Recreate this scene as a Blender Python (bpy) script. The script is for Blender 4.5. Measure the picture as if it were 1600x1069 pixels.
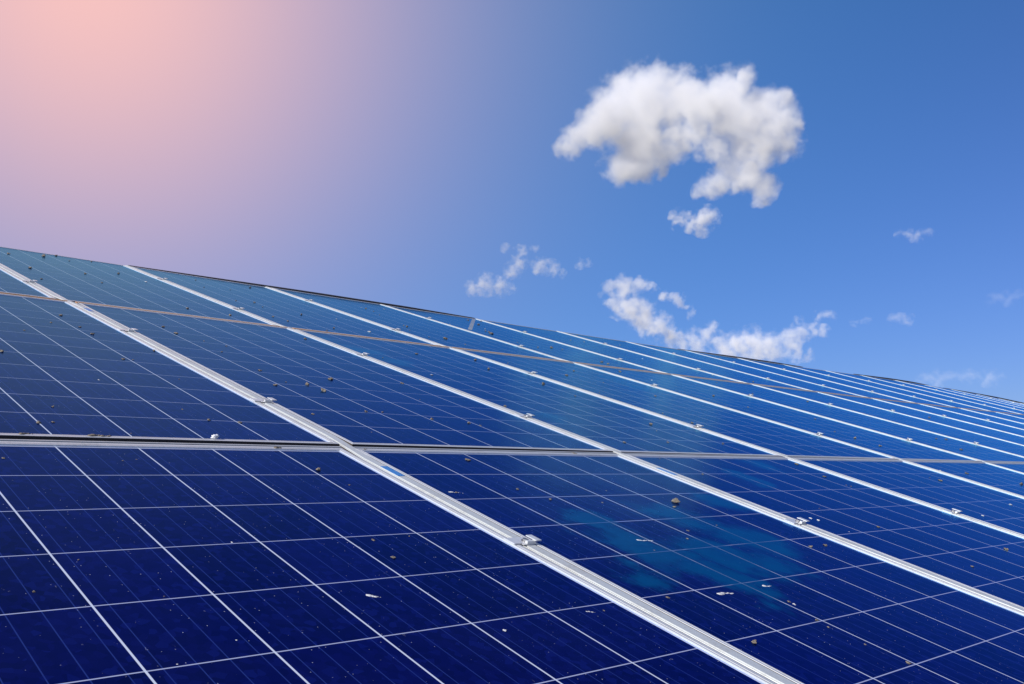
import bpy, bmesh, math, random
from mathutils import Vector, Matrix, Quaternion, noise as mnoise

scene = bpy.context.scene
for o in list(bpy.data.objects):
    bpy.data.objects.remove(o)
col = scene.collection

# ------------------------------------------------------------------ camera
CAM = Vector((-1.243066, -1.744227, -0.075744))
YAW, PITCH = 0.700657, 0.139523
cd = bpy.data.cameras.new('camera')
cam = bpy.data.objects.new('camera', cd)
col.objects.link(cam)
cam.location = CAM
cam.rotation_euler = (math.pi / 2 + PITCH, 0, -YAW)
cd.sensor_width = 36.0
cd.lens = 36.0 * 1430.911 / 1600.0
cd.shift_x = (800 - 642.35) / 1600.0
cd.shift_y = (541.06 - 534.5) / 1600.0
cd.clip_start, cd.clip_end = 0.02, 30000
scene.camera = cam

# ------------------------------------------------------------------ render settings
scene.render.engine = 'CYCLES'
cy = scene.cycles
cy.use_denoising = True
cy.max_bounces = 40
cy.diffuse_bounces = 3
cy.glossy_bounces = 3
cy.transparent_max_bounces = 8
cy.volume_bounces = 40
cy.volume_step_rate = 1.0
cy.volume_max_steps = 256
cy.sample_clamp_indirect = 6.0
scene.view_settings.view_transform = 'Standard'
scene.view_settings.look = 'None'
scene.view_settings.exposure = 0.0
scene.view_settings.gamma = 1.0

# ------------------------------------------------------------------ sky and sun
SUN_AZ, SUN_EL = math.radians(-92), math.radians(31)     # azimuth from +Y towards +X
SUN = Vector((math.sin(SUN_AZ) * math.cos(SUN_EL), math.cos(SUN_AZ) * math.cos(SUN_EL), math.sin(SUN_EL)))
sd = bpy.data.lights.new('sun', 'SUN')
sd.energy = 5.0
sd.angle = math.radians(0.5)
sd.color = (1.0, 0.95, 0.88)
so = bpy.data.objects.new('sun', sd)
col.objects.link(so)
so.rotation_mode = 'QUATERNION'
so.rotation_quaternion = SUN.to_track_quat('Z', 'Y')
so.location = (0, 0, 30)


class N:
    """tiny helper for writing node trees as expressions"""
    def __init__(s, tree):
        s.t = tree
        s.n = tree.nodes
        s.l = tree.links

    def new(s, typ, **kw):
        nd = s.n.new(typ)
        for k, v in kw.items():
            setattr(nd, k, v)
        return nd

    def put(s, sock, v):
        if isinstance(v, bpy.types.NodeSocket):
            s.l.new(v, sock)
        elif v is not None:
            if sock.type == 'RGBA' and len(v) == 3:
                v = (*v, 1)
            sock.default_value = v

    def m(s, op, a, b=None, c=None, clamp=False):
        nd = s.new('ShaderNodeMath', operation=op, use_clamp=clamp)
        for i, v in enumerate((a, b, c)):
            s.put(nd.inputs[i], v)
        return nd.outputs[0]

    def vm(s, op, a, b=None, out=0, scale=None):
        nd = s.new('ShaderNodeVectorMath', operation=op)
        s.put(nd.inputs[0], a)
        if b is not None:
            s.put(nd.inputs[1], b)
        if scale is not None:
            s.put(nd.inputs['Scale'], scale)
        return nd.outputs[out]

    def mix(s, f, a, b, typ='MIX'):
        nd = s.new('ShaderNodeMix', data_type='RGBA', blend_type=typ)
        s.put(nd.inputs[0], f)
        s.put(nd.inputs[6], a)
        s.put(nd.inputs[7], b)
        return nd.outputs[2]

    def rng(s, v, a, b, c=0.0, d=1.0, smooth=False):
        nd = s.new('ShaderNodeMapRange', clamp=True)
        if smooth:
            nd.interpolation_type = 'SMOOTHSTEP'
        for i, x in enumerate((v, a, b, c, d)):
            s.put(nd.inputs[i], x)
        return nd.outputs[0]

    def noise(s, vec, scale, detail=2.0, rough=0.5, out=0):
        nd = s.new('ShaderNodeTexNoise')
        s.put(nd.inputs['Vector'], vec)
        nd.inputs['Scale'].default_value = scale
        nd.inputs['Detail'].default_value = detail
        nd.inputs['Roughness'].default_value = rough
        return nd.outputs[out]

    def sep(s, v):
        nd = s.new('ShaderNodeSeparateXYZ')
        s.put(nd.inputs[0], v)
        return nd.outputs

    def comb(s, x, y, z):
        nd = s.new('ShaderNodeCombineXYZ')
        for i, v in enumerate((x, y, z)):
            s.put(nd.inputs[i], v)
        return nd.outputs[0]


world = bpy.data.worlds.new('World')
scene.world = world
world.use_nodes = True
w = N(world.node_tree)
w.n.clear()
tc = w.new('ShaderNodeTexCoord').outputs['Generated']
sky = w.new('ShaderNodeTexSky', sky_type='NISHITA')
sky.sun_disc = False
sky.sun_elevation = SUN_EL
sky.sun_rotation = SUN_AZ
sky.altitude = 200
sky.air_density = 1.0
sky.dust_density = 0.4
sky.ozone_density = 4.0
skc = w.mix(1.0, sky.outputs[0], (0.480, 0.555, 0.945), 'MULTIPLY')
hsv = w.new('ShaderNodeHueSaturation')
hsv.inputs['Saturation'].default_value = 1.0
w.put(hsv.inputs['Color'], skc)
# the warm bloom of hazy air round the bright part of the sky
GLOW = (0.2862, 0.8266, 0.4845)
ang = w.m('ARCCOSINE', w.vm('DOT_PRODUCT', w.vm('NORMALIZE', tc), GLOW, out=1))
gf = w.m('EXPONENT', w.m('MULTIPLY', w.m('POWER', w.m('DIVIDE', ang, 0.3108), 1.718), -1.0))
gw = w.m('MULTIPLY', w.m('EXPONENT', w.m('MULTIPLY', w.m('POWER', w.m('DIVIDE', ang, 0.7146), 2.0), -1.0)), 0.4657)
SKY_STR = 0.1
skyc = w.mix(gw, hsv.outputs[0], (0.0051 / SKY_STR, 0.4419 / SKY_STR, 1.0 / SKY_STR))
skyc = w.mix(gf, skyc, (0.943 / SKY_STR, 0.551 / SKY_STR, 0.532 / SKY_STR))
bg = w.new('ShaderNodeBackground')
w.put(bg.inputs[0], skyc)
bg.inputs[1].default_value = SKY_STR
wo = w.new('ShaderNodeOutputWorld')
w.l.new(bg.outputs[0], wo.inputs[0])

# ------------------------------------------------------------------ helpers
R = math.radians
ORD = ['first', 'second', 'third', 'fourth', 'fifth', 'sixth', 'seventh', 'eighth', 'ninth', 'tenth', 'eleventh',
       'twelfth', 'thirteenth', 'fourteenth', 'fifteenth', 'sixteenth', 'seventeenth', 'eighteenth', 'nineteenth', 'twentieth', 'twenty-first']


def link(name, data, parent=None, mat=None):
    o = bpy.data.objects.new(name, data)
    col.objects.link(o)
    if parent is not None:
        o.parent = parent
    if mat is not None and data is not None:
        data.materials.append(mat)
    return o


def tag(o, label=None, cat=None, group=None, kind=None):
    if label:
        o['label'] = label
    if cat:
        o['category'] = cat
    if group:
        o['group'] = group
    if kind:
        o['kind'] = kind
    return o


def bm_mesh(name, bm, smooth=False):
    bmesh.ops.recalc_face_normals(bm, faces=bm.faces)
    me = bpy.data.meshes.new(name)
    bm.to_mesh(me)
    bm.free()
    if smooth:
        for p in me.polygons:
            p.use_smooth = True
    return me


def box(bm, x0, x1, y0, y1, z0, z1, bev=0.0):
    vs = [bm.verts.new(c) for c in ((x0, y0, z0), (x1, y0, z0), (x1, y1, z0), (x0, y1, z0),
                                    (x0, y0, z1), (x1, y0, z1), (x1, y1, z1), (x0, y1, z1))]
    fs = [bm.faces.new([vs[i] for i in f]) for f in ((0, 3, 2, 1), (4, 5, 6, 7), (0, 1, 5, 4), (1, 2, 6, 5), (2, 3, 7, 6), (3, 0, 4, 7))]
    if bev:
        es = list({e for f in fs for e in f.edges})
        bmesh.ops.bevel(bm, geom=es, offset=bev, segments=2, affect='EDGES')


def cyl(bm, r, z0, z1, n=16, cx=0.0, cy_=0.0):
    a = [bm.verts.new((cx + r * math.cos(2 * math.pi * k / n), cy_ + r * math.sin(2 * math.pi * k / n), z0)) for k in range(n)]
    b = [bm.verts.new((v.co.x, v.co.y, z1)) for v in a]
    for k in range(n):
        bm.faces.new((a[k], a[(k + 1) % n], b[(k + 1) % n], b[k]))
    bm.faces.new(b)
    bm.faces.new(a[::-1])


def mat(name):
    m = bpy.data.materials.new(name)
    m.use_nodes = True
    t = N(m.node_tree)
    bs = m.node_tree.nodes['Principled BSDF']
    return m, t, bs


# ------------------------------------------------------------------ the sloping field the panels lie on
U, V = 1.012, 1.976                       # pitch of the columns and rows of panels
T0, T1, T2 = 0.326265, 0.317743, 0.323242   # tilt of bottom, middle and top row
OFF = {0: (-0.018569, 0.023002, 0.000326, 0.005943), 1: (0, 0, 0, 0), 2: (-0.026618, -0.009847, -0.000904, -0.002815)}


def prow(r, u, v):
    """a point in the plane of one row of panels (each row sits a little askew): u along the row, v up the slope"""
    du, dv, dz, psi = OFF[r]
    t = (T0, T1, T2)[r]
    vv = v - (V if r == 2 else 0.0)
    a = u * math.cos(psi) - vv * math.sin(psi) + du
    b = u * math.sin(psi) + vv * math.cos(psi) + dv
    y0, z0 = (V * math.cos(T1), V * math.sin(T1)) if r == 2 else (0.0, 0.0)
    z = z0 + b * math.sin(t) + dz - 0.000282 * u * u + 0.000042 * u ** 3 - 0.0042 * max(u - 11, 0.0) ** 2
    return Vector((a, y0 + b * math.cos(t), z))


def P(u, v):
    """a point of the whole uneven slope; the rows run into each other across the seams"""
    for r, s0 in ((0, 0.0), (1, V)):
        if s0 - 0.074 < v < s0 - 0.017:
            k = (v - s0 + 0.074) / 0.057
            return prow(r, u, v).lerp(prow(r + 1, u, v), k)
    return prow(0 if v < -0.03 else 1 if v < V - 0.03 else 2, u, v)


def frame_at(u, v, du=0.01, dv=0.01, row=None):
    f = P if row is None else (lambda a, b: prow(row, a, b))
    o = f(u, v)
    x = (f(u + du, v) - f(u - du, v)).normalized()
    y = (f(u, v + dv) - o).normalized()
    x = (x - y * x.dot(y)).normalized()
    z = x.cross(y)
    m = Matrix((x, y, z)).transposed().to_4x4()
    m.translation = o
    return m


# ------------------------------------------------------------------ materials
def make_metal(name, base, rough, dirt=(0.32, 0.30, 0.27), amount=0.35, metallic=0.35):
    m, t, b = mat(name)
    tcn = t.new('ShaderNodeTexCoord').outputs['Object']
    n1 = t.noise(tcn, 9.0, 5, 0.6)
    n2 = t.noise(tcn, 160.0, 3, 0.7)
    st = t.noise(t.vm('MULTIPLY', tcn, (300.0, 4.0, 300.0)), 1.0, 2, 0.5)
    f = t.rng(t.m('ADD', t.m('MULTIPLY', n1, 0.65), t.m('MULTIPLY', n2, 0.35)), 0.5, 0.72)
    c = t.mix(t.m('MULTIPLY', f, amount), base, dirt)
    c = t.mix(t.rng(st, 0.35, 0.75, 0.0, 0.16), c, (0.25, 0.26, 0.28))
    t.put(b.inputs['Base Color'], c)
    b.inputs['Metallic'].default_value = metallic
    t.put(b.inputs['Roughness'], t.rng(n1, 0.3, 0.7, rough - 0.08, rough + 0.12))
    return m


M = {}
M['alu'] = make_metal('panel_aluminium', (0.68, 0.69, 0.69), 0.45, amount=0.6)
M['seam'] = make_metal('seam_aluminium', (0.50, 0.52, 0.53), 0.5, amount=0.5, metallic=0.3)
M['rail'] = make_metal('rail_aluminium', (0.62, 0.65, 0.64), 0.52, amount=0.75, metallic=0.25)
M['brownish'] = make_metal('tan_rail', (0.42, 0.22, 0.085), 0.8, dirt=(0.11, 0.065, 0.035), amount=0.85, metallic=0.0)  # tan base with darker brown mottling, upper seam only
M['clamp'] = make_metal('clamp_aluminium', (0.72, 0.73, 0.73), 0.4)
M['bolt'] = make_metal('bolt_steel', (0.30, 0.30, 0.31), 0.45, metallic=0.8)
M['darkmetal'] = make_metal('dark_metal', (0.05, 0.045, 0.045), 0.6, metallic=0.2)
M['deck'] = make_metal('deck_sheet', (0.06, 0.06, 0.065), 0.7, metallic=0.2)

m, t, b = mat('blue_label')
tcn = t.new('ShaderNodeTexCoord').outputs['Object']
t.put(b.inputs['Base Color'], t.mix(t.rng(t.noise(tcn, 240, 3, 0.6), 0.45, 0.7), (0.02, 0.18, 0.52), (0.10, 0.30, 0.60)))
b.inputs['Roughness'].default_value = 0.4
M['label'] = m
M['painted_shade'] = make_metal('dark_shade_metal', (0.055, 0.045, 0.04), 0.7, dirt=(0.12, 0.09, 0.07), metallic=0.0)  # dark colour stands in for shade on outer frame walls, rail sides and grooves

# glass over the cells: one sheet per panel
PW, PH = 0.9745, 1.917
CP, RP = 0.1567, 0.1565
CX0, CY1 = 0.0148, 1.8975


PAINTED_REFL = [(x, y, z, 1.7 * r) for x, y, z, r in ((0.3, -0.509, -0.172, 0.053),(0.285, -0.608, -0.205, 0.068),(0.617, -0.497, -0.168, 0.075),(0.29, -0.685, -0.232, 0.075),(0.458, -0.677, -0.229, 0.081),(0.669, -0.634, -0.214, 0.084),(0.534, -0.766, -0.259, 0.068),(0.335, -0.778, -0.263, 0.062),(0.141, -0.746, -0.252, 0.046),(0.338, -0.846, -0.286, 0.041),(0.896, -0.408, -0.138, 0.051),(1.688, -0.115, -0.039, 0.06),(1.364, -0.241, -0.082, 0.047),(2.808, 1.175, 0.385, 0.089),(2.835, 1.36, 0.446, 0.069),(1.129, 1.424, 0.468, 0.089),(1.148, 1.226, 0.403, 0.068),(1.047, 1.651, 0.543, 0.065),(1.194, 0.39, 0.128, 0.065))]


def make_cells():
    m, t, b = mat('solar_cells_under_glass')
    tco = t.new('ShaderNodeTexCoord').outputs['Object']
    oi = t.new('ShaderNodeObjectInfo')
    rnd = oi.outputs['Random']
    x, y, z = t.sep(tco)
    cx = t.m('DIVIDE', t.m('SUBTRACT', x, CX0), CP)
    ry = t.m('DIVIDE', t.m('SUBTRACT', CY1, y), RP)
    fx, fy = t.m('FRACT', cx), t.m('FRACT', ry)
    ix, iy = t.m('FLOOR', cx), t.m('FLOOR', ry)
    dx = t.m('MULTIPLY', t.m('MINIMUM', fx, t.m('SUBTRACT', 1.0, fx)), CP)
    dy = t.m('MULTIPLY', t.m('MINIMUM', fy, t.m('SUBTRACT', 1.0, fy)), RP)
    lx = t.rng(dx, 0.0013, 0.0017, 1.0, 0.0)
    ly = t.rng(dy, 0.0008, 0.0012, 1.0, 0.0)
    # white margin round the cells
    mx = t.m('MAXIMUM', t.rng(cx, 0.0, 0.003, 1.0, 0.0), t.rng(cx, 5.997, 6.0, 0.0, 1.0))
    my = t.m('MAXIMUM', t.rng(ry, 0.0, 0.003, 1.0, 0.0), t.rng(ry, 11.997, 12.0, 0.0, 1.0))
    back = t.m('MAXIMUM', t.m('MAXIMUM', lx, ly), t.m('MAXIMUM', mx, my))
    # four busbars a cell, and fine fingers
    bf = t.m('FRACT', t.m('MULTIPLY', fx, 4.0))
    db = t.m('MULTIPLY', t.m('ABSOLUTE', t.m('SUBTRACT', bf, 0.5)), CP / 4)
    bus = t.rng(db, 0.0006, 0.0009, 1.0, 0.0)
    # crystal grains and cell-to-cell tint
    cid = t.comb(ix, iy, t.m('MULTIPLY', rnd, 57.0))
    wn = t.new('ShaderNodeTexWhiteNoise', noise_dimensions='3D')
    t.put(wn.inputs[0], cid)
    vor = t.new('ShaderNodeTexVoronoi')
    t.put(vor.inputs['Vector'], t.vm('ADD', t.vm('MULTIPLY', tco, (1, 1, 0)), t.comb(t.m('MULTIPLY', rnd, 31.0), 0.0, 0.0)))
    vor.inputs['Scale'].default_value = 90.0
    grain = t.sep(vor.outputs['Color'])[0]
    tone = t.m('ADD', t.m('MULTIPLY', wn.outputs[0], 0.5), t.m('MULTIPLY', grain, 0.6))
    cell = t.mix(tone, (0.0003, 0.0008, 0.018), (0.0018, 0.0026, 0.058))
    cell = t.mix(t.m('MULTIPLY', bus, 0.55), cell, (0.03, 0.06, 0.26))
    cell = t.mix(t.m('MULTIPLY', t.rng(grain, 0.72, 1.0), 0.35), cell, (0.004, 0.010, 0.115))
    colr = t.mix(back, cell, t.mix(lx, (0.42, 0.47, 0.62), (0.66, 0.72, 0.80)))
    # dirt: fine white flecks, short dried runs, thin dust
    off = t.vm('ADD', tco, t.comb(t.m('MULTIPLY', rnd, 13.7), t.m('MULTIPLY', rnd, 7.3), 0.0))
    v2 = t.new('ShaderNodeTexVoronoi')
    t.put(v2.inputs['Vector'], off)
    v2.inputs['Scale'].default_value = 105.0
    v2.inputs['Randomness'].default_value = 1.0
    pick = t.rng(t.sep(v2.outputs['Color'])[1], 0.50, 0.51)
    size = t.m('MULTIPLY', t.sep(v2.outputs['Color'])[2], 0.115)
    fleck = t.m('MULTIPLY', pick, t.m('LESS_THAN', v2.outputs['Distance'], size))
    clump = t.rng(t.noise(off, 5.0, 3, 0.6), 0.42, 0.62)
    fleck = t.m('MULTIPLY', fleck, t.m('ADD', t.m('MULTIPLY', clump, 0.8), 0.2))
    wob = t.vm('ADD', off, t.vm('SCALE', t.noise(off, 25.0, 2, 0.5, out=1), scale=0.03))
    sm = t.noise(t.vm('MULTIPLY', wob, (1.0, 0.55, 1.0)), 95.0, 3, 0.65)
    smear = t.m('MULTIPLY', t.rng(sm, 0.70, 0.76), t.rng(t.noise(off, 7.0, 2, 0.5), 0.50, 0.64))
    spots = t.m('MAXIMUM', fleck, t.m('MULTIPLY', smear, 0.55))
    colr = t.mix(t.m('MULTIPLY', spots, 0.75), colr, (0.62, 0.66, 0.72))
    dust = t.m('MULTIPLY', t.rng(t.noise(off, 2.2, 6, 0.65), 0.40, 0.75), 0.012)
    colr = t.mix(dust, colr, (0.25, 0.33, 0.42))
    # cloud reflections painted into the cell colour as ragged teal patches
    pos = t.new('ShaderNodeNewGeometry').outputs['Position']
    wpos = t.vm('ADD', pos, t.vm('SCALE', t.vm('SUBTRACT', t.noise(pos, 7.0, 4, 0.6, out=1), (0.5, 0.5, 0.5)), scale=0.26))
    painted_refl = None
    for sx, sy, sz, sr in PAINTED_REFL:
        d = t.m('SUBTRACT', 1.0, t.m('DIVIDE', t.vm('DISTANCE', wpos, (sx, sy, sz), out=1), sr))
        painted_refl = d if painted_refl is None else t.m('MAXIMUM', painted_refl, d)
    painted_refl = t.m('MULTIPLY', t.rng(painted_refl, 0.0, 0.7, smooth=True), t.rng(t.noise(pos, 11.0, 4, 0.6), 0.25, 0.6, 0.75, 1.0))
    colr = t.mix(t.m('MULTIPLY', painted_refl, 0.88), colr, (0.001, 0.070, 0.150))
    rough = t.m('ADD', t.rng(t.noise(off, 3.0, 5, 0.6), 0.3, 0.7, 0.13, 0.21), t.m('MULTIPLY', spots, 0.5))
    bp = t.new('ShaderNodeBump')
    bp.inputs['Strength'].default_value = 0.25
    bp.inputs['Distance'].default_value = 0.002
    t.put(bp.inputs['Height'], t.noise(off, 6.0, 2, 0.5))
    di = t.new('ShaderNodeBsdfDiffuse')
    t.put(di.inputs['Color'], colr)
    # antireflective coating: the glass mirrors blue far more than red
    gl = t.new('ShaderNodeBsdfAnisotropic')
    gl.distribution = 'MULTI_GGX'
    t.put(gl.inputs['Roughness'], rough)
    t.put(gl.inputs['Normal'], bp.outputs[0])
    fr = t.new('ShaderNodeFresnel')
    fr.inputs['IOR'].default_value = 1.41
    t.put(fr.inputs['Normal'], bp.outputs[0])
    t.put(gl.inputs['Color'], t.mix(t.rng(fr.outputs[0], 0.10, 0.62), (0.04, 0.15, 0.82), (0.23, 0.71, 1.0)))
    ms = t.new('ShaderNodeMixShader')
    t.put(ms.inputs[0], fr.outputs[0])
    t.l.new(di.outputs[0], ms.inputs[1])
    t.l.new(gl.outputs[0], ms.inputs[2])
    m.node_tree.nodes.remove(b)
    t.l.new(ms.outputs[0], [q for q in t.n if q.type == 'OUTPUT_MATERIAL'][0].inputs[0])
    return m


M['cells'] = make_cells()


def make_dirt(name, c0, c1, scale):
    m, t, b = mat(name)
    tcn = t.new('ShaderNodeTexCoord').outputs['Object']
    oi = t.new('ShaderNodeObjectInfo').outputs['Random']
    f = t.rng(t.noise(tcn, scale, 4, 0.7), 0.35, 0.65)
    f = t.m('ADD', t.m('MULTIPLY', f, 0.7), t.m('MULTIPLY', oi, 0.3))
    t.put(b.inputs['Base Color'], t.mix(f, c0, c1))
    b.inputs['Roughness'].default_value = 0.9
    return m


M['dirt'] = make_dirt('dry_dirt', (0.04, 0.03, 0.022), (0.34, 0.29, 0.22), 1.7)
M['pale'] = make_dirt('pale_grit', (0.42, 0.42, 0.41), (0.75, 0.75, 0.74), 1.7)
M['dropping'] = make_dirt('dried_dropping', (0.45, 0.45, 0.44), (0.78, 0.78, 0.76), 60.0)
M['feather'] = make_dirt('white_fluff', (0.6, 0.62, 0.65), (0.85, 0.86, 0.88), 60.0)

# ------------------------------------------------------------------ ground and the deck that carries the panels
m, t, b = mat('pale_bounce_ground')  # unseen ground, coloured pale to bounce light up under the clouds
tcn = t.new('ShaderNodeTexCoord').outputs['Object']
g1 = t.noise(tcn, 0.35, 6, 0.65)
g2 = t.noise(tcn, 9.0, 4, 0.7)
c = t.mix(t.rng(g1, 0.35, 0.65), (0.26, 0.23, 0.14), (0.36, 0.31, 0.20))
c = t.mix(t.rng(g2, 0.4, 0.7, 0, 0.6), c, (0.17, 0.16, 0.09))
t.put(b.inputs['Base Color'], c)
b.inputs['Roughness'].default_value = 0.95
M['ground'] = m
bm = bmesh.new()
bmesh.ops.create_grid(bm, x_segments=40, y_segments=40, size=9000)
ground = link('ground', bm_mesh('ground', bm), mat=M['ground'])
ground.location = (0, 0, -1.75)
tag(ground, kind='structure')

C_FIRST, C_LAST = -2, (5, 12, 18)         # columns built in the bottom, middle and top row
deck = bpy.data.objects.new('support_deck', None)
col.objects.link(deck)
tag(deck, 'dark sheet metal deck on posts under all the solar panels', 'support deck')
bm = bmesh.new()
us = [C_FIRST * U + k * U / 2 for k in range(2 * (C_LAST[2] + 1 - C_FIRST) + 1)]
vsq = [-V, -V / 2, 0, V / 2, V, 1.5 * V, 2 * V - 0.03]
for (dz) in (-0.075, -0.085):
    rows = []
    for v in vsq:
        rows.append([bm.verts.new(P(u, v) + Vector((0, 0, dz))) for u in us])
    for a, b_ in zip(rows, rows[1:]):
        for k in range(len(us) - 1):
            bm.faces.new((a[k], a[k + 1], b_[k + 1], b_[k]))
link('sheet', bm_mesh('sheet', bm), deck, M['deck'])
for u in (-1.5, 3.0, 7.5, 12.0, 16.5):
    for v in (-1.6, 3.6):
        top = P(u, v)
        bm = bmesh.new()
        box(bm, -0.05, 0.05, -0.05, 0.05, -1.77, top.z - 0.095)
        po = link('post', bm_mesh('post', bm), deck, M['deck'])
        po.location = (top.x, top.y, 0)

# ------------------------------------------------------------------ solar panels
WL, WR, WB, WT = 0.0110, 0.0155, 0.0130, 0.0145
prof = [(0, -0.038), (0, -0.0007), (0.05, 0), (0.56, 0), (0.58, -0.0016), (0.68, -0.0016), (0.70, 0), (0.95, 0), (1.0, -0.0007), (1.0, -0.0045)]
bm = bmesh.new()
rings = []
for s, z in prof:
    x0, x1, y0, y1 = s * WL, PW - s * WR, s * WB, PH - s * WT
    rings.append([bm.verts.new(c) for c in ((x0, y0, z), (x1, y0, z), (x1, y1, z), (x0, y1, z))])
for a, b_ in zip(rings, rings[1:]):
    for k in range(4):
        bm.faces.new((a[k], a[(k + 1) % 4], b_[(k + 1) % 4], b_[k]))
frame_me = bm_mesh('frame', bm)
frame_me.materials.append(M['alu'])
frame_me.materials.append(M['painted_shade'])
for pl in frame_me.polygons:
    zc = [frame_me.vertices[q].co.z for q in pl.vertices]
    if min(zc) < -0.03 or (abs(min(zc) + 0.0016) < 1e-5 and abs(max(zc) + 0.0016) < 1e-5):
        pl.material_index = 1
bm = bmesh.new()
box(bm, WL * 0.9, PW - WR * 0.9, WB * 0.9, PH - WT * 0.9, -0.0075, -0.0030)
glass_me = bm_mesh('glass', bm)
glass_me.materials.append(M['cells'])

ROWN = ['bottom', 'middle', 'top']


def between(i):
    if i < -1:
        return 'two columns left of first long rail'
    if i < 0:
        return 'left of the first long rail'
    return 'between %s and %s long rails' % (ORD[i], ORD[i + 1])


proto = None
rng = random.Random(5)
for j in range(3):
    for i in range(C_FIRST, C_LAST[j] + 1):
        if proto is None:
            root = bpy.data.objects.new('solar_panel', None)
            root.empty_display_size = 0.1
            col.objects.link(root)
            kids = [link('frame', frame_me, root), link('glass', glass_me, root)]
            proto = (root, kids)
        else:
            root = proto[0].copy()
            col.objects.link(root)
            for k in proto[1]:
                c = k.copy()
                c.parent = root
                col.objects.link(c)
        u0, v0 = i * U + 0.0365, (j - 1) * V - 0.016
        mm = frame_at(u0 + PW / 2, v0 + 0.02, PW / 2, PH * 0.9, j)
        root.matrix_world = mm @ Matrix.Translation((-PW / 2, -0.02, rng.uniform(-0.0008, 0.0008)))
        tag(root, 'blue solar panel, %s row, %s' % (ROWN[j], between(i)), 'solar panel', 'solar panels in three rows up the slope')

# ------------------------------------------------------------------ long rails between the columns
rp = [(0.0064, -0.045), (0.0064, -0.0022), (0.0070, -0.0012), (0.0092, -0.0012), (0.0094, -0.0030), (0.0110, -0.0030), (0.0114, 0.0004),
      (0.0325, 0.0004), (0.0330, -0.0008), (0.0352, -0.0008), (0.0358, -0.0016), (0.0358, -0.045)]
RAILS = {}
for i in range(C_FIRST + 1, C_LAST[2] + 2):
    j0 = 0 if i <= C_LAST[0] + 1 else 1 if i <= C_LAST[1] + 1 else 2
    va, vb = (j0 - 1) * V - 0.02, 2 * V - 0.055
    stops = [va] + [q for q in (-0.145, 0.055, V - 0.145, V + 0.055) if q > va] + [vb]
    base = frame_at(i * U + 0.02, 0.0)
    inv = base.inverted()
    bm = bmesh.new()
    secs = []
    for v in stops:
        f = frame_at(i * U, v, 0.1, 0.01 if v < vb else -0.01)
        if v >= vb:
            f = frame_at(i * U, v - 0.02, 0.1, 0.01)
            f.translation = P(i * U, v)
        secs.append([bm.verts.new(inv @ (f @ Vector((a, 0, z)))) for a, z in rp])
    for a, b_ in zip(secs, secs[1:]):
        for k in range(len(rp) - 1):
            bm.faces.new((a[k], a[k + 1], b_[k + 1], b_[k]))
    bm.faces.new(secs[0])
    bm.faces.new(secs[-1][::-1])
    ro = link('long_rail', bm_mesh('long_rail', bm), mat=M['rail'])
    ro.data.materials.append(M['painted_shade'])
    for pl in ro.data.polygons[:len(ro.data.polygons) - 2]:
        if pl.index % (len(rp) - 1) in (0, 4, 8):
            pl.material_index = 1
    ro.matrix_world = base
    if i < 0:
        lab = 'silver long rail beyond the left edge of the nearest panel column'
    else:
        lab = 'silver long rail running up the slope, %s from the left' % ORD[i]
    tag(ro, lab, 'rail', 'long rails between the panel columns')
    RAILS[i] = ro

# blue stickers on the rails
for i, v in ((0, -0.238), (1, -0.238), (0, 1.732)):
    bm = bmesh.new()
    box(bm, -0.0095, 0.0095, -0.032, 0.032, 0.0, 0.0006)
    s = link('sticker', bm_mesh('sticker', bm), RAILS[i], M['label'])
    s.matrix_world = frame_at(i * U, v, 0.1) @ Matrix.Translation((0.0217, 0, 0.0006))
    s['label'] = 'blue sticker on the rail'

# ------------------------------------------------------------------ cross rails in the seams
for_seam = {0: -0.0600, 1: -0.0460}
for j in (0, 1):
    me = {}
    w1 = for_seam[j]
    cp = [(-0.0735, -0.045), (-0.0735, -0.0012), (-0.0685, -0.0012), (-0.0681, -0.0032), (-0.0665, -0.0032), (-0.0661, 0.0002), (w1 - 0.0005, 0.0002),
          (w1, -0.0006), (w1, -0.045)]
    for i in range(C_FIRST, C_LAST[j] + 1):
        if 0 not in me:
            bm = bmesh.new()
            secs = [[bm.verts.new((x, y, z)) for y, z in cp] for x in (0.0375 - U / 2, U / 2 + 0.0045)]
            for k in range(len(cp) - 1):
                bm.faces.new((secs[0][k], secs[1][k], secs[1][k + 1], secs[0][k + 1]))
            bm.faces.new(secs[0])
            bm.faces.new(secs[1][::-1])
            me[0] = bm_mesh('cross_rail', bm)
            me[0].materials.append(M['seam'] if j == 0 else M['brownish'])
            me[0].materials.append(M['painted_shade'])
            for pl in me[0].polygons[:len(cp) - 1]:
                if pl.index in (3, 0, 7):
                    pl.material_index = 1
        o = link('cross_rail', me[0])
        f = frame_at((i + 0.5) * U, j * V - 0.0735, U / 2, 0.03, j)
        o.matrix_world = f @ Matrix.Translation((0, 0.0735, 0))
        tag(o, ('silver cross strip in the lower seam, ' if j == 0 else 'brownish tan cross strip in the upper seam, ') + between(i),
            'cross rail', 'cross strips in the %s seam' % ('lower' if j == 0 else 'upper'))

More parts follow.
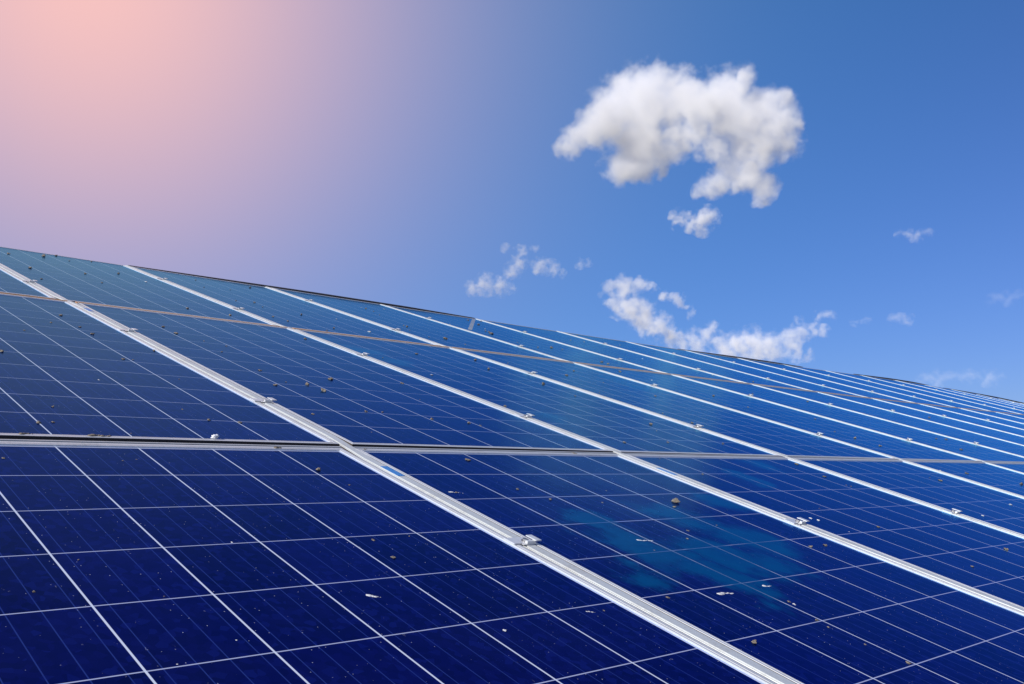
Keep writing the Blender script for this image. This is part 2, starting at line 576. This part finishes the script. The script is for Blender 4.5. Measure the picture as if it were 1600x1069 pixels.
# ------------------------------------------------------------------ clamps
bm = bmesh.new()
L2 = 0.0165
box(bm, -0.0168, 0.0010, -L2 * 0.7, L2, 0.0006, 0.0030, 0.0006)      # flange on the left frame
box(bm, 0.0012, 0.0030, -L2 * 0.7, L2, -0.0015, 0.0026, 0.0004)      # its short drop into the gap
box(bm, 0.0032, 0.0330, -L2, L2, 0.0006, 0.0022)                     # floor
box(bm, 0.0118, 0.0330, -L2, -L2 + 0.0065, 0.0024, 0.0078, 0.0004)   # end web
box(bm, 0.0300, 0.0455, -L2 - 0.003, L2 * 0.45, 0.0080, 0.0100, 0.0006)  # raised flange over the right frame
clamp_me = bm_mesh('panel_clamp', bm)
clamp_me.materials.append(M['clamp'])
bm = bmesh.new()
cyl(bm, 0.0080, 0.0022, 0.0034, 16)
cyl(bm, 0.0060, 0.0034, 0.0070, 6)
bolt_me = bm_mesh('bolt', bm)
bolt_me.materials.append(M['bolt'])
rng = random.Random(11)
for j in range(3):
    for i in range(-1, C_LAST[j] + 2):
        if i < 0 and j < 1:
            continue
        if i - 1 > C_LAST[j]:
            continue
        for q, w_ in (((0.374, 'lower'), (1.324, 'upper')) if j < 2 else ((0.414, 'lower'), (1.362, 'upper'))):
            if j == 0:
                if w_ == 'lower':
                    continue
                q = 1.341
            v = (j - 1) * V + q + rng.uniform(-0.012, 0.012)
            o = link('panel_clamp', clamp_me)
            o.matrix_world = frame_at(i * U, v) @ Matrix.Rotation(rng.uniform(-0.03, 0.03), 4, 'Z')
            bo = link('bolt', bolt_me, o)
            bo.location = (0.0205, -0.003, 0)
            bo.rotation_euler = (0, 0, rng.uniform(0, 1))
            side = 'rail left of the first long rail' if i < 0 else '%s long rail' % ORD[i]
            tag(o, 'small silver clamp, %s, %s%s row' % (side, w_ + ' part of ' if j else '', ROWN[j]), 'clamp', 'panel clamps on the long rails')

# ------------------------------------------------------------------ dark capping beyond the top edge
for ua, ub, h0, h1, nm in ((1.05, 4.05, 0.001, 0.011, 'second and fourth'), (7.0, 9.6, 0.001, 0.011, 'seventh and ninth'), (11.0, 13.4, 0.003, 0.014, 'eleventh and thirteenth'),
                           (14.0, 18.8, 0.003, 0.018, 'fourteenth and eighteenth')):
    bm = bmesh.new()
    n = 12
    secs = []
    for k in range(n + 1):
        u = ua + (ub - ua) * k / n
        h = h0 + (h1 - h0) * min(1.0, 2.2 * k / n) * (1 if k < n * 0.75 else (n - k) / (n * 0.25) * 0.8 + 0.2)
        f = frame_at(u, 2 * V - 0.06)
        secs.append([bm.verts.new(f @ Vector((0, y, z))) for y, z in ((0.004, -0.05), (0.004, h - 0.006), (0.007, h), (0.030, h), (0.033, h - 0.006), (0.033, -0.05))])
    for a, b_ in zip(secs, secs[1:]):
        for k in range(6):
            bm.faces.new((a[k], a[(k + 1) % 6], b_[(k + 1) % 6], b_[k]))
    bm.faces.new(secs[0])
    bm.faces.new(secs[-1][::-1])
    o = link('ridge_strip', bm_mesh('ridge_strip', bm), mat=M['darkmetal'])
    tag(o, 'dark capping strip along the top edge between the %s long rails' % nm, 'capping strip', 'dark capping strips along the top edge')

# ------------------------------------------------------------------ dirt clumps lying on the glass
def clump_mesh(seed, flat):
    r_ = random.Random(seed)
    bm = bmesh.new()
    bmesh.ops.create_icosphere(bm, subdivisions=3, radius=1.0)
    off = Vector((seed * 3.1, seed * 1.7, 0))
    lobes = [(Vector((r_.uniform(-1, 1), r_.uniform(-1, 1), r_.uniform(-.2, .8))).normalized(), r_.uniform(.2, .6)) for _ in range(4)]
    for v in bm.verts:
        d = v.co.normalized()
        k = 0.72 + 0.55 * mnoise.noise(d * 1.3 + off) + 0.30 * mnoise.noise(d * 3.4 + off) + 0.16 * mnoise.noise(d * 8 + off)
        for ld, la in lobes:
            k += la * max(0.0, d.dot(ld)) ** 6
        v.co = d * max(0.3, k)
        v.co.z = max(-0.35, v.co.z * flat)
        v.co.x *= 1.2
    zmin = min(v.co.z for v in bm.verts)
    for v in bm.verts:
        v.co.z -= zmin + 0.03
    return bm_mesh('dirt_clump', bm)


CL = [clump_mesh(s, f) for s, f in ((1, .9), (2, .75), (3, .65), (4, .85), (5, .6), (6, .95), (7, .7), (8, .8))]
for c in CL:
    c.materials.append(M['dirt'])
CLP = [clump_mesh(s, f) for s, f in ((11, .5), (12, .7), (13, .6))]
for c in CLP:
    c.materials.append(M['pale'])
PEB = [(0.227,3.53,10.6,0,-1),(0.183,2.973,12.5,0,-1),(0.459,3.687,14.5,0,-1),(0.581,3.85,11.3,0,-1),(0.488,3.07,9.9,0,-1),(0.782,3.823,8.2,0,-1),(0.761,3.323,10.5,0,-1),(0.469,2.764,6.6,0,-1),(0.123,2.581,8.7,0,-1),(0.827,3.088,10.1,1,-1),(0.663,2.195,11.1,0,11),(0.853,2.137,8.5,0,-1),(1.379,3.633,8.2,0,-1),(1.786,3.665,12.0,0,-1),(1.224,2.789,7.1,0,-1),(1.358,2.822,10.1,0,-1),(1.496,2.542,9.8,0,-1),(1.203,2.195,8.9,0,-1),(1.177,2.297,9.1,0,-1),(-0.147,1.527,8.8,0,-1),(-0.236,1.346,6.3,0,-1),(-0.152,1.315,8.3,0,-1),(-0.152,1.197,8.0,0,-1),(-0.378,1.143,4.2,0,-1),(-0.537,0.779,9.4,0,-1),(-0.026,0.996,7.7,0,9),(-0.196,0.814,7.1,0,-1),(-0.166,0.816,3.8,0,-1),(0.228,1.398,12.5,0,10),(0.232,1.522,9.2,0,-1),(0.345,1.225,6.5,0,-1),(0.252,0.813,7.6,0,-1),(0.188,0.602,9.9,0,-1),(0.327,0.647,10.3,0,-1),(0.259,0.661,5.5,0,-1),(0.26,1.094,6.2,0,-1),(0.288,1.288,4.7,0,-1),(-0.648,0.084,7.0,0,7),(-0.618,0.093,5.0,0,8),(-0.58,0.217,4.0,0,-1),(-0.246,0.16,5.5,0,-1),(-0.171,0.149,5.6,0,-1),(-0.124,0.593,3.6,0,-1),(-0.376,0.514,3.3,1,-1),(0.104,0.267,4.7,0,-1),(-0.271,0.251,3.1,0,-1),(-0.483,0.031,2.7,0,-1),(-0.755,-0.163,4.3,0,-1),(-0.552,-0.171,3.4,0,-1),(-0.523,-0.163,2.4,0,-1),(-0.856,-0.671,3.1,0,-1),(-0.711,-0.713,1.7,0,-1),(-0.766,-0.872,2.1,1,-1),(-0.536,-0.56,2.8,1,-1),(-0.161,-0.223,6.8,0,13),(-0.147,-0.314,3.6,0,-1),(-0.286,-0.583,4.0,0,-1),(-0.677,-0.839,1.6,1,-1),(0.332,-0.146,8.2,0,-1),(0.293,-0.355,5.4,0,-1),(0.328,-0.424,5.3,0,-1),(0.476,-0.453,4.2,0,-1),(0.747,-0.464,14.1,0,0),(0.697,-0.497,6.0,0,1),(0.55,-0.635,4.2,0,-1),(0.49,-0.673,4.0,0,-1),(0.318,-0.712,2.6,0,-1),(-0.299,-0.654,5.4,0,6),(-0.3,-0.908,3.4,1,-1),(-0.069,-0.897,2.1,0,-1),(0.113,-0.889,4.2,0,-1),(0.094,-0.368,3.8,0,-1),(1.219,0.102,7.9,0,-1),(-0.775,-0.588,1.8,0,-1),(-0.203,-0.576,2.2,0,-1),(1.192,-0.255,4.0,0,-1),(0.848,-0.767,6.0,0,-1),(0.917,-0.768,6.2,0,-1),(0.695,-0.615,3.1,0,-1),(0.384,-0.961,4.7,0,2),(0.383,-0.971,4.7,1,3),(0.353,-1.029,4.6,0,-1),(0.345,-1.054,3.5,0,-1),(0.109,-1.05,5.7,0,5),(0.353,-1.183,6.3,0,4),(0.344,-1.117,2.4,0,-1),(1.149,-0.614,5.2,1,-1),(1.161,-0.629,5.2,1,-1),(1.367,-0.696,7.3,0,-1),(1.707,-0.905,7.9,0,-1),(1.301,-0.955,5.2,0,-1),(1.902,-0.283,8.9,0,-1),(1.969,-0.142,9.3,0,-1),(2.772,-0.336,11.0,0,-1),(3.308,-0.249,9.3,0,-1),(2.707,-0.611,8.0,1,-1),(2.2,-0.682,7.0,1,-1),(3.4,0.349,9.9,0,-1),(4.693,0.454,8.8,0,-1),(4.837,0.453,9.0,0,-1),(3.379,0.216,7.0,0,-1),(1.887,-0.381,4.8,0,-1),(3.534,-0.4,12.8,0,-1),(0.492,0.761,11.0,0,-1),(0.338,0.569,10.1,0,-1),(0.824,0.798,8.4,0,-1),(0.326,0.33,6.7,0,-1),(0.389,0.334,5.1,0,-1),(0.532,0.28,6.9,0,-1),(0.66,0.256,7.1,0,-1),(0.685,0.231,5.4,0,-1),(1.083,0.529,8.3,0,-1),(1.863,1.068,10.7,0,-1),(1.901,1.568,11.7,0,-1),(1.512,1.561,11.0,0,-1),(1.766,1.328,8.3,0,-1),(2.348,2.298,13.8,0,-1),(1.701,2.177,9.4,1,-1),(1.322,2.018,8.8,0,-1),(2.545,3.39,8.8,0,-1),(2.539,3.29,8.7,0,-1),(2.327,2.647,10.9,0,-1),(3.388,3.024,12.8,0,-1),(3.315,2.921,23.4,0,12),(3.367,3.037,9.2,0,-1),(3.662,3.431,13.8,0,-1),(3.774,3.675,10.2,0,-1),(3.556,2.56,16.5,0,-1),(2.66,1.576,9.9,0,-1),(2.388,1.388,9.3,0,-1),(3.596,2.145,12.0,0,-1),(3.594,2.089,11.9,0,-1),(3.313,1.768,11.2,0,-1),(1.821,0.838,5.6,0,-1),(0.184,0.108,3.3,0,-1),(0.106,0.267,4.7,0,-1),(1.451,2.148,6.5,0,-1),(1.16,1.028,7.1,1,-1),(0.933,1.627,10.3,0,-1),(1.748,0.386,9.4,0,-1),(1.493,0.125,6.5,0,-1),(2.137,0.458,10.4,0,-1),(1.864,0.139,7.1,0,-1),(2.655,1.025,9.3,0,-1),(3.468,1.208,10.8,0,-1),(3.809,0.765,7.8,0,-1),(3.396,0.217,7.0,0,-1),(4.874,1.362,9.5,0,-1),(4.417,0.216,11.7,0,-1),(6.496,1.19,11.5,0,-1)]
rng = random.Random(3)
for k in range(60):                       # the smallest grit
    j = rng.choice((1, 1, 2, 2, 2, 0))
    v = {0: rng.uniform(-0.9, -0.1), 1: rng.uniform(0.05, 1.85), 2: rng.uniform(2.0, 3.8)}[j]
    u = rng.uniform(-0.4, 3.5) + rng.random() * v * 1.2
    d = (P(u, v) - CAM).length
    PEB.append((u, v, 1000 * 1.55 * d / 1437, 1 if rng.random() < 0.25 else 0, -1))
# the big and easily told ones keep a description of their own
OWN = [
    'largest dark clump, pale on top, on the bottom row between first and second rails',
    'small brown clump just below the largest dark clump with a pale top',
    'dark half of a paired clump beside a cell line near the bottom edge',
    'white half of a paired clump beside a cell line near the bottom edge',
    'greenish brown clump at a cell corner, lowest on the blue panels at right',
    'dark round clump close to the first long rail near the bottom edge',
    'pale curled clump with a hollow, beside a cell line left of the first long rail',
    'flat dark brown clump just above the lower seam at far left',
    'upright brown clump next to the flat dark brown one above the lower seam',
    'dark clump touching the left edge of the first long rail',
    'dark round clump on a middle row cell line right of the first long rail',
    'pale brown clump just above the tan upper seam, left of the second long rail',
    'black blob, biggest of a cluster of specks high in the top row',
    'dark clump on a cell line below the lower seam near the first rail',
]
for u, v, rmm, pale, own in PEB:
    i = math.floor(u / U)
    j = 0 if v < -0.04 else 1 if v < V - 0.04 else 2
    me = rng.choice(CLP if pale else CL)
    o = link('dirt_clump', me)
    lift = -0.0030 if (v % V) < V - 0.075 else 0.0004
    s = 0.72 * rmm / 1000 * rng.uniform(0.80, 1.0)
    o.matrix_world = frame_at(u, v) @ Matrix.Translation((0, 0, lift)) @ Matrix.Rotation(rng.uniform(0, 6.28), 4, 'Z') @ Matrix.Diagonal((s, s, s * rng.uniform(0.55, 0.95), 1))
    lab = OWN[own] if own >= 0 else None
    kind = 'pale grit crumb' if pale else 'small brown dirt clump'
    grp = None
    if lab is None:
        lab = '%s, %s row panel %s' % (kind, ROWN[j], between(i))
        grp = '%ss on the %s row panel %s' % (kind, ROWN[j], between(i))
    tag(o, lab, 'grit' if pale else 'dirt clump', grp or 'clumps of dirt that stand out')

# ------------------------------------------------------------------ droppings, fluff and grit on the seams
def splat(seed, n, length, width):
    r_ = random.Random(seed)
    bm = bmesh.new()
    x = 0.0
    for k in range(n):
        tt = k / max(1, n - 1)
        w_ = width * (1 - 0.6 * tt) * r_.uniform(0.5, 1.2)
        q = bmesh.ops.create_icosphere(bm, subdivisions=2, radius=1.0)
        cx, cy_ = length * (tt - 0.5) + r_.uniform(-.2, .2) * width, r_.uniform(-0.5, 0.5) * width
        for vtx in q['verts']:
            d = vtx.co.copy()
            k2 = 1 + 0.5 * mnoise.noise(d * 2 + Vector((seed, k, 0)))
            vtx.co = Vector((cx + d.x * w_ * 1.5 * k2, cy_ + d.y * w_ * k2, d.z * w_ * 0.28))
    return bm_mesh('splat', bm, True)


DROPS = [(-0.424, -0.773, 0.0032, 0.016, 5, 0.6, 'curled white bird dropping on a dark cell left of the first long rail'),
         (-0.098, -0.895, 0.0026, 0.014, 4, 0.4, 'small white bird dropping close to the first long rail near the bottom edge'),
         (0.270, -0.902, 0.0042, 0.034, 7, 0.15, 'long grey white smear of bird dropping near the bottom, right of the first long rail'),
         (0.420, -0.900, 0.0036, 0.022, 5, 0.1, 'short grey white smear of bird dropping to the right of the long smear'),
         (0.094, -0.368, 0.0030, 0.030, 7, 0.3, 'thin speckled dropping under the lower seam, right of the first long rail'),
         (0.353, -0.666, 0.0042, 0.040, 8, 0.2, 'faint broken dropping on the middle of the teal tinted cells')]
for k, (u, v, w_, ln, n, rz, lab) in enumerate(DROPS):
    o = link('bird_dropping', splat(20 + k, n, ln, w_), mat=M['dropping'])
    o.matrix_world = frame_at(u, v) @ Matrix.Translation((0, 0, -0.0027)) @ Matrix.Rotation(-rz, 4, 'Z')
    tag(o, lab, 'bird dropping', 'bird droppings on the glass')
SEAM = [(-0.697, -0.006, 0.0042, 0.020, 5, 'dirt', 'dark dirt crust on the frame above the lower seam at far left'),
        (-0.559, -0.006, 0.0046, 0.040, 8, 'dirt', 'long pale brown dirt crust on the frame above the lower seam'),
        (-0.172, -0.083, 0.0048, 0.012, 4, 'dirt', 'tan crust on the lower frame of the lower seam, left of the first long rail'),
        (0.063, -0.080, 0.0035, 0.006, 2, 'dirt', 'dark speck on the lower seam just right of the first long rail'),
        (0.813, -0.080, 0.0045, 0.010, 3, 'dirt', 'dark speck on the lower seam left of the second long rail')]
for k, (u, v, w_, ln, n, mt, lab) in enumerate(SEAM):
    o = link('dirt_crust', splat(40 + k, n, ln, w_), mat=M[mt])
    o.matrix_world = frame_at(u, v) @ Matrix.Translation((0, 0, 0.0008)) @ Matrix.Diagonal((1, 1, 2.2, 1))
    tag(o, lab, 'dirt crust', 'dirt crusts on the seams')
bm = bmesh.new()
q = bmesh.ops.create_icosphere(bm, subdivisions=3, radius=1.0)
for vtx in q['verts']:
    d = vtx.co.copy()
    k = 0.8 + 0.5 * mnoise.noise(d * 2.5) + 0.3 * mnoise.noise(d * 6)
    vtx.co = Vector((d.x * 0.009 * k, d.y * 0.005 * k, 0.004 + d.z * 0.006 * k + 0.004 * max(0, d.x)))
o = link('fluff_tuft', bm_mesh('fluff_tuft', bm, True), mat=M['feather'])
o.matrix_world = frame_at(-0.314, -0.004)
tag(o, 'tiny white tuft of fluff caught on the lower seam', 'fluff')

# pale half-transparent streak high on the slope
m, t, b = mat('pale_streak')
tcn = t.new('ShaderNodeTexCoord').outputs['Object']
t.put(b.inputs['Base Color'], (0.42, 0.48, 0.55))
b.inputs['Roughness'].default_value = 0.8
t.put(b.inputs['Alpha'], t.rng(t.noise(tcn, 3, 3, 0.6), 0.3, 0.75, 0.25, 0.55))
bm = bmesh.new()
a0, a1 = Vector((3.966, 3.82)), Vector((3.16, 2.98))
n = 14
wv = Vector((0.020, 0.0))
prev = None
for k in range(n + 1):
    c = a0.lerp(a1, k / n)
    ring = []
    for sgn in (-1, 1):
        q = c + wv * sgn * (1 + 0.25 * mnoise.noise(Vector((k * .7, sgn, 0))))
        f = frame_at(q.x, q.y)
        ring += [bm.verts.new(f @ Vector((0, 0, -0.0022))), bm.verts.new(f @ Vector((0, 0, -0.0026)))]
    if prev:
        bm.faces.new((prev[0], prev[2], ring[2], ring[0]))
        bm.faces.new((prev[1], ring[1], ring[3], prev[3]))
        bm.faces.new((prev[0], ring[0], ring[1], prev[1]))
        bm.faces.new((prev[2], prev[3], ring[3], ring[2]))
    prev = ring
o = link('pale_streak', bm_mesh('pale_streak', bm), mat=m)
tag(o, 'pale streak on a top row panel left of the fifth long rail', 'streak')

# ------------------------------------------------------------------ clouds: bodies of vapour at their real distance
CLOUDS = {'big':([1120.9,690.9,475.7],[(-98.2,162.7,0.6,21.0),(-98.8,140.9,17.0,25.2),(-95.5,115.9,25.1,35.7),(-88.7,86.1,37.2,50.4),(-47.6,65.5,56.1,65.1),(-48.4,50.7,75.4,44.1),(-44.9,22.7,78.5,27.3),(-39.7,73.0,11.7,54.6),(-44.4,87.7,-19.3,42.0),(-42.1,105.0,-35.8,21.0),(-21.5,18.5,53.0,48.3),(-20.6,-21.4,35.6,46.2),(10.0,-33.6,54.2,42.0),(3.0,-64.7,60.6,29.4),(11.1,-65.6,75.7,14.7),(11.5,-50.5,16.3,48.3),(44.0,-71.2,27.7,39.9),(47.9,-99.7,33.7,21.0),(50.8,-94.5,3.7,35.7),(64.4,-110.7,6.9,14.7),(57.1,-94.2,-22.4,27.3),(39.9,-70.8,-19.9,39.9),(37.1,-38.4,-20.7,33.6),(35.6,-23.2,-42.5,27.3),(51.5,-43.1,-51.7,31.5),(64.4,-59.0,-71.7,25.2),(35.6,-2.0,-58.9,23.1),(27.7,14.4,-70.8,16.8),(71.3,-49.2,-91.4,14.7),(-9.1,30.0,-15.4,23.1),(-17.1,55.5,-33.4,18.9),(-9.7,2.0,12.7,33.6),(11.8,-18.7,-18.4,25.2),(-14.2,27.7,4.8,27.3),(-22.8,46.3,-12.2,27.3),(24.1,-18.3,-37.1,18.9),(42.4,-22.7,-67.3,14.7)]),
'puff':([1125.7,714.3,356.6],[(11.2,-19.3,3.9,18.3),(13.6,-10.0,-8.7,12.2),(-2.6,-2.1,-0.5,14.2),(-7.8,15.0,9.8,13.2),(-11.8,18.3,-3.5,8.1)]),
'wispA':([1810.5,1790.4,525.9],[(-42.3,38.0,-3.3,23.8),(-18.8,10.4,6.5,32.9),(20.3,-11.6,0.9,29.2),(35.8,-41.4,-5.4,16.5)]),
'wispB':([1888.4,1687.7,588.1],[(-69.9,57.2,41.4,14.7),(-38.2,26.0,33.2,18.4),(-10.8,2.7,40.5,14.7),(-33.4,38.5,3.2,25.8),(-50.1,52.8,-22.5,25.8),(-62.0,78.8,-30.8,18.4),(6.4,-4.4,-9.5,25.8),(23.5,-29.2,-18.6,25.8),(51.0,-42.4,-31.5,14.7),(73.3,-86.5,-6.7,16.6),(93.0,-104.4,-3.3,12.9)]),
'bank':([2096.5,1466.1,463.9],[(-61.8,91.1,42.2,30.1),(-46.7,52.3,47.2,37.6),(-14.7,22.4,50.3,30.1),(-8.1,-10.3,42.4,16.9),(-54.5,80.6,5.4,33.8),(-33.3,43.0,-6.4,45.1),(0.2,26.1,-31.7,45.1),(7.8,-9.1,-62.2,45.1),(43.8,-24.5,-78.1,30.1),(41.3,-60.7,9.1,22.6),(26.1,-35.1,21.7,18.8),(62.7,-80.7,-30.1,18.8),(53.2,-76.2,-4.1,16.9)]),
'bankB':([2259.7,1238.0,347.9],[(-96.3,190.1,6.7,38.9),(-73.8,148.5,9.5,38.9),(-68.8,117.2,32.8,35.0),(-50.8,82.6,-12.9,46.7),(-37.8,42.5,1.2,42.8),(-10.2,12.8,-8.1,50.6),(10.7,-20.3,-18.3,46.7),(25.2,-66.4,-5.0,35.0),(36.2,-88.2,18.9,27.2),(63.2,-105.8,22.9,23.3),(72.6,-135.1,22.0,17.5),(36.6,-67.5,-32.8,27.2),(59.2,-98.8,-39.1,19.5)]),
't1':([1825.5,680.5,452.2],[(-9.1,22.1,4.5,9.6),(-3.9,7.1,-0.2,12.8),(2.4,-7.4,-3.3,12.8),(7.9,-22.5,-1.7,11.2)]),
't2':([2314.2,1113.8,404.7],[(4.1,-6.6,2.9,15.9),(17.9,-28.4,1.6,15.9),(-15.3,38.8,-3.4,13.9)]),
't3':([2378.0,978.2,384.9],[(10.7,-31.1,-0.4,18.4),(26.8,-52.2,0.2,16.3),(-24.4,56.2,-1.2,12.3),(-10.3,30.2,1.9,12.3)]),
't4':([2273.9,665.3,383.2],[(-2.6,24.2,-2.0,18.0),(-2.2,-0.7,0.1,18.0),(7.2,-22.5,2.3,16.0)]),
't5':([2436.3,877.7,232.8],[(-4.2,29.6,-3.2,21.0),(-4.7,-0.3,0.7,25.2),(13.5,-27.1,2.9,18.9)]),
't6':([2467.9,785.1,230.6],[(-14.6,28.5,5.5,21.5),(2.2,-7.1,0.6,23.6),(8.9,-22.2,-6.3,19.3)]),
}
CLAB = {'big': ('large bright white cumulus cloud high in the blue sky', 0.05, 30),
        'puff': ('small ragged cloud puff just under the large cumulus', 0.08, 22),
        'wispA': ('leftmost thin wispy cloud above the top edge of the panels', 0.026, 24),
        'wispB': ('curved broken wispy cloud between the leftmost wisp and the bright cloud bank', 0.026, 24),
        'bank': ('bright ragged cloud bank rising above the panels under the large cumulus', 0.035, 34),
        'bankB': ('low long cloud bank touching the top edge of the panels', 0.03, 34),
        't1': ('tiny thin cloud alone at right, below and beside the large cumulus', 0.02, 18),
        't2': ('tiny cloud flecks just above the right end of the low cloud bank', 0.02, 24),
        't3': ('pair of faint cloud flecks right of the low cloud bank', 0.014, 24),
        't4': ('faint thin cloud at the right edge of the sky', 0.006, 24),
        't5': ('faint low cloud just over the panels at right', 0.007, 26),
        't6': ('faint rightmost low cloud just over the panels', 0.007, 26)}


def make_cloud_mat(name, blobs, dens, feat, soft):
    m = bpy.data.materials.new(name)
    m.use_nodes = True
    t = N(m.node_tree)
    t.n.clear()
    out = t.new('ShaderNodeOutputMaterial')
    p = t.new('ShaderNodeTexCoord').outputs['Object']
    wp = t.vm('ADD', p, t.vm('SCALE', t.vm('SUBTRACT', t.noise(p, 1.0 / (feat * 1.6), 3, 0.6, out=1), (0.5, 0.5, 0.5)), scale=feat * soft[0]))
    F = None
    for x, y, z, r in blobs:
        d = t.m('SUBTRACT', 1.0, t.m('DIVIDE', t.vm('DISTANCE', wp, (x, y, z), out=1), r))
        F = d if F is None else t.m('MAXIMUM', F, d)
    n = t.noise(p, 1.0 / (feat * 0.75), 7, 0.62)
    f = t.m('ADD', t.m('MULTIPLY', F, soft[3]), t.m('MULTIPLY', t.m('SUBTRACT', n, soft[4]), soft[1]))
    d = t.m('MULTIPLY', t.rng(f, 0.02, soft[2], 0.0, 1.0, smooth=True), dens)
    v = t.new('ShaderNodeVolumePrincipled')
    v.inputs['Color'].default_value = (1.0, 1.0, 1.0, 1)
    v.inputs['Anisotropy'].default_value = -0.45
    t.put(v.inputs['Density'], d)
    t.l.new(v.outputs[0], out.inputs['Volume'])
    try:
        m.cycles.volume_sampling = 'MULTIPLE_IMPORTANCE'
        m.cycles.volume_step_rate = CLOUD_STEP
    except Exception:
        pass
    return m


CLOUD_STEP = 0.35
for k, (ctr, blobs) in CLOUDS.items():
    lab, dens, feat = CLAB[k]
    bm = bmesh.new()
    rmin = min(b_[3] for b_ in blobs)
    for x, y, z, r in blobs:
        bmesh.ops.create_icosphere(bm, subdivisions=2, radius=r * 1.28, matrix=Matrix.Translation((x, y, z)))
    raw = link('cloud', bm_mesh('cloud', bm))
    md = raw.modifiers.new('remesh', 'REMESH')
    md.mode = 'VOXEL'
    md.voxel_size = max(4.0, rmin * 0.45)
    dg = bpy.context.evaluated_depsgraph_get()
    me = bpy.data.meshes.new_from_object(raw.evaluated_get(dg))
    raw.modifiers.clear()
    old = raw.data
    raw.data = me
    bpy.data.meshes.remove(old)
    me.materials.clear()
    me.materials.append(make_cloud_mat('cloud_vapour', blobs, dens, feat, (1.9, 2.2, 0.95, 1.6, 0.52) if k == 'big' else (2.6, 3.6, 1.5, 1.4, 0.49) if k in ('bank', 'bankB') else (2.8, 5.0, 1.8, 1.2, 0.47)))
    raw.location = Vector(ctr) + CAM
    tag(raw, lab, 'cloud', 'fair weather clouds')
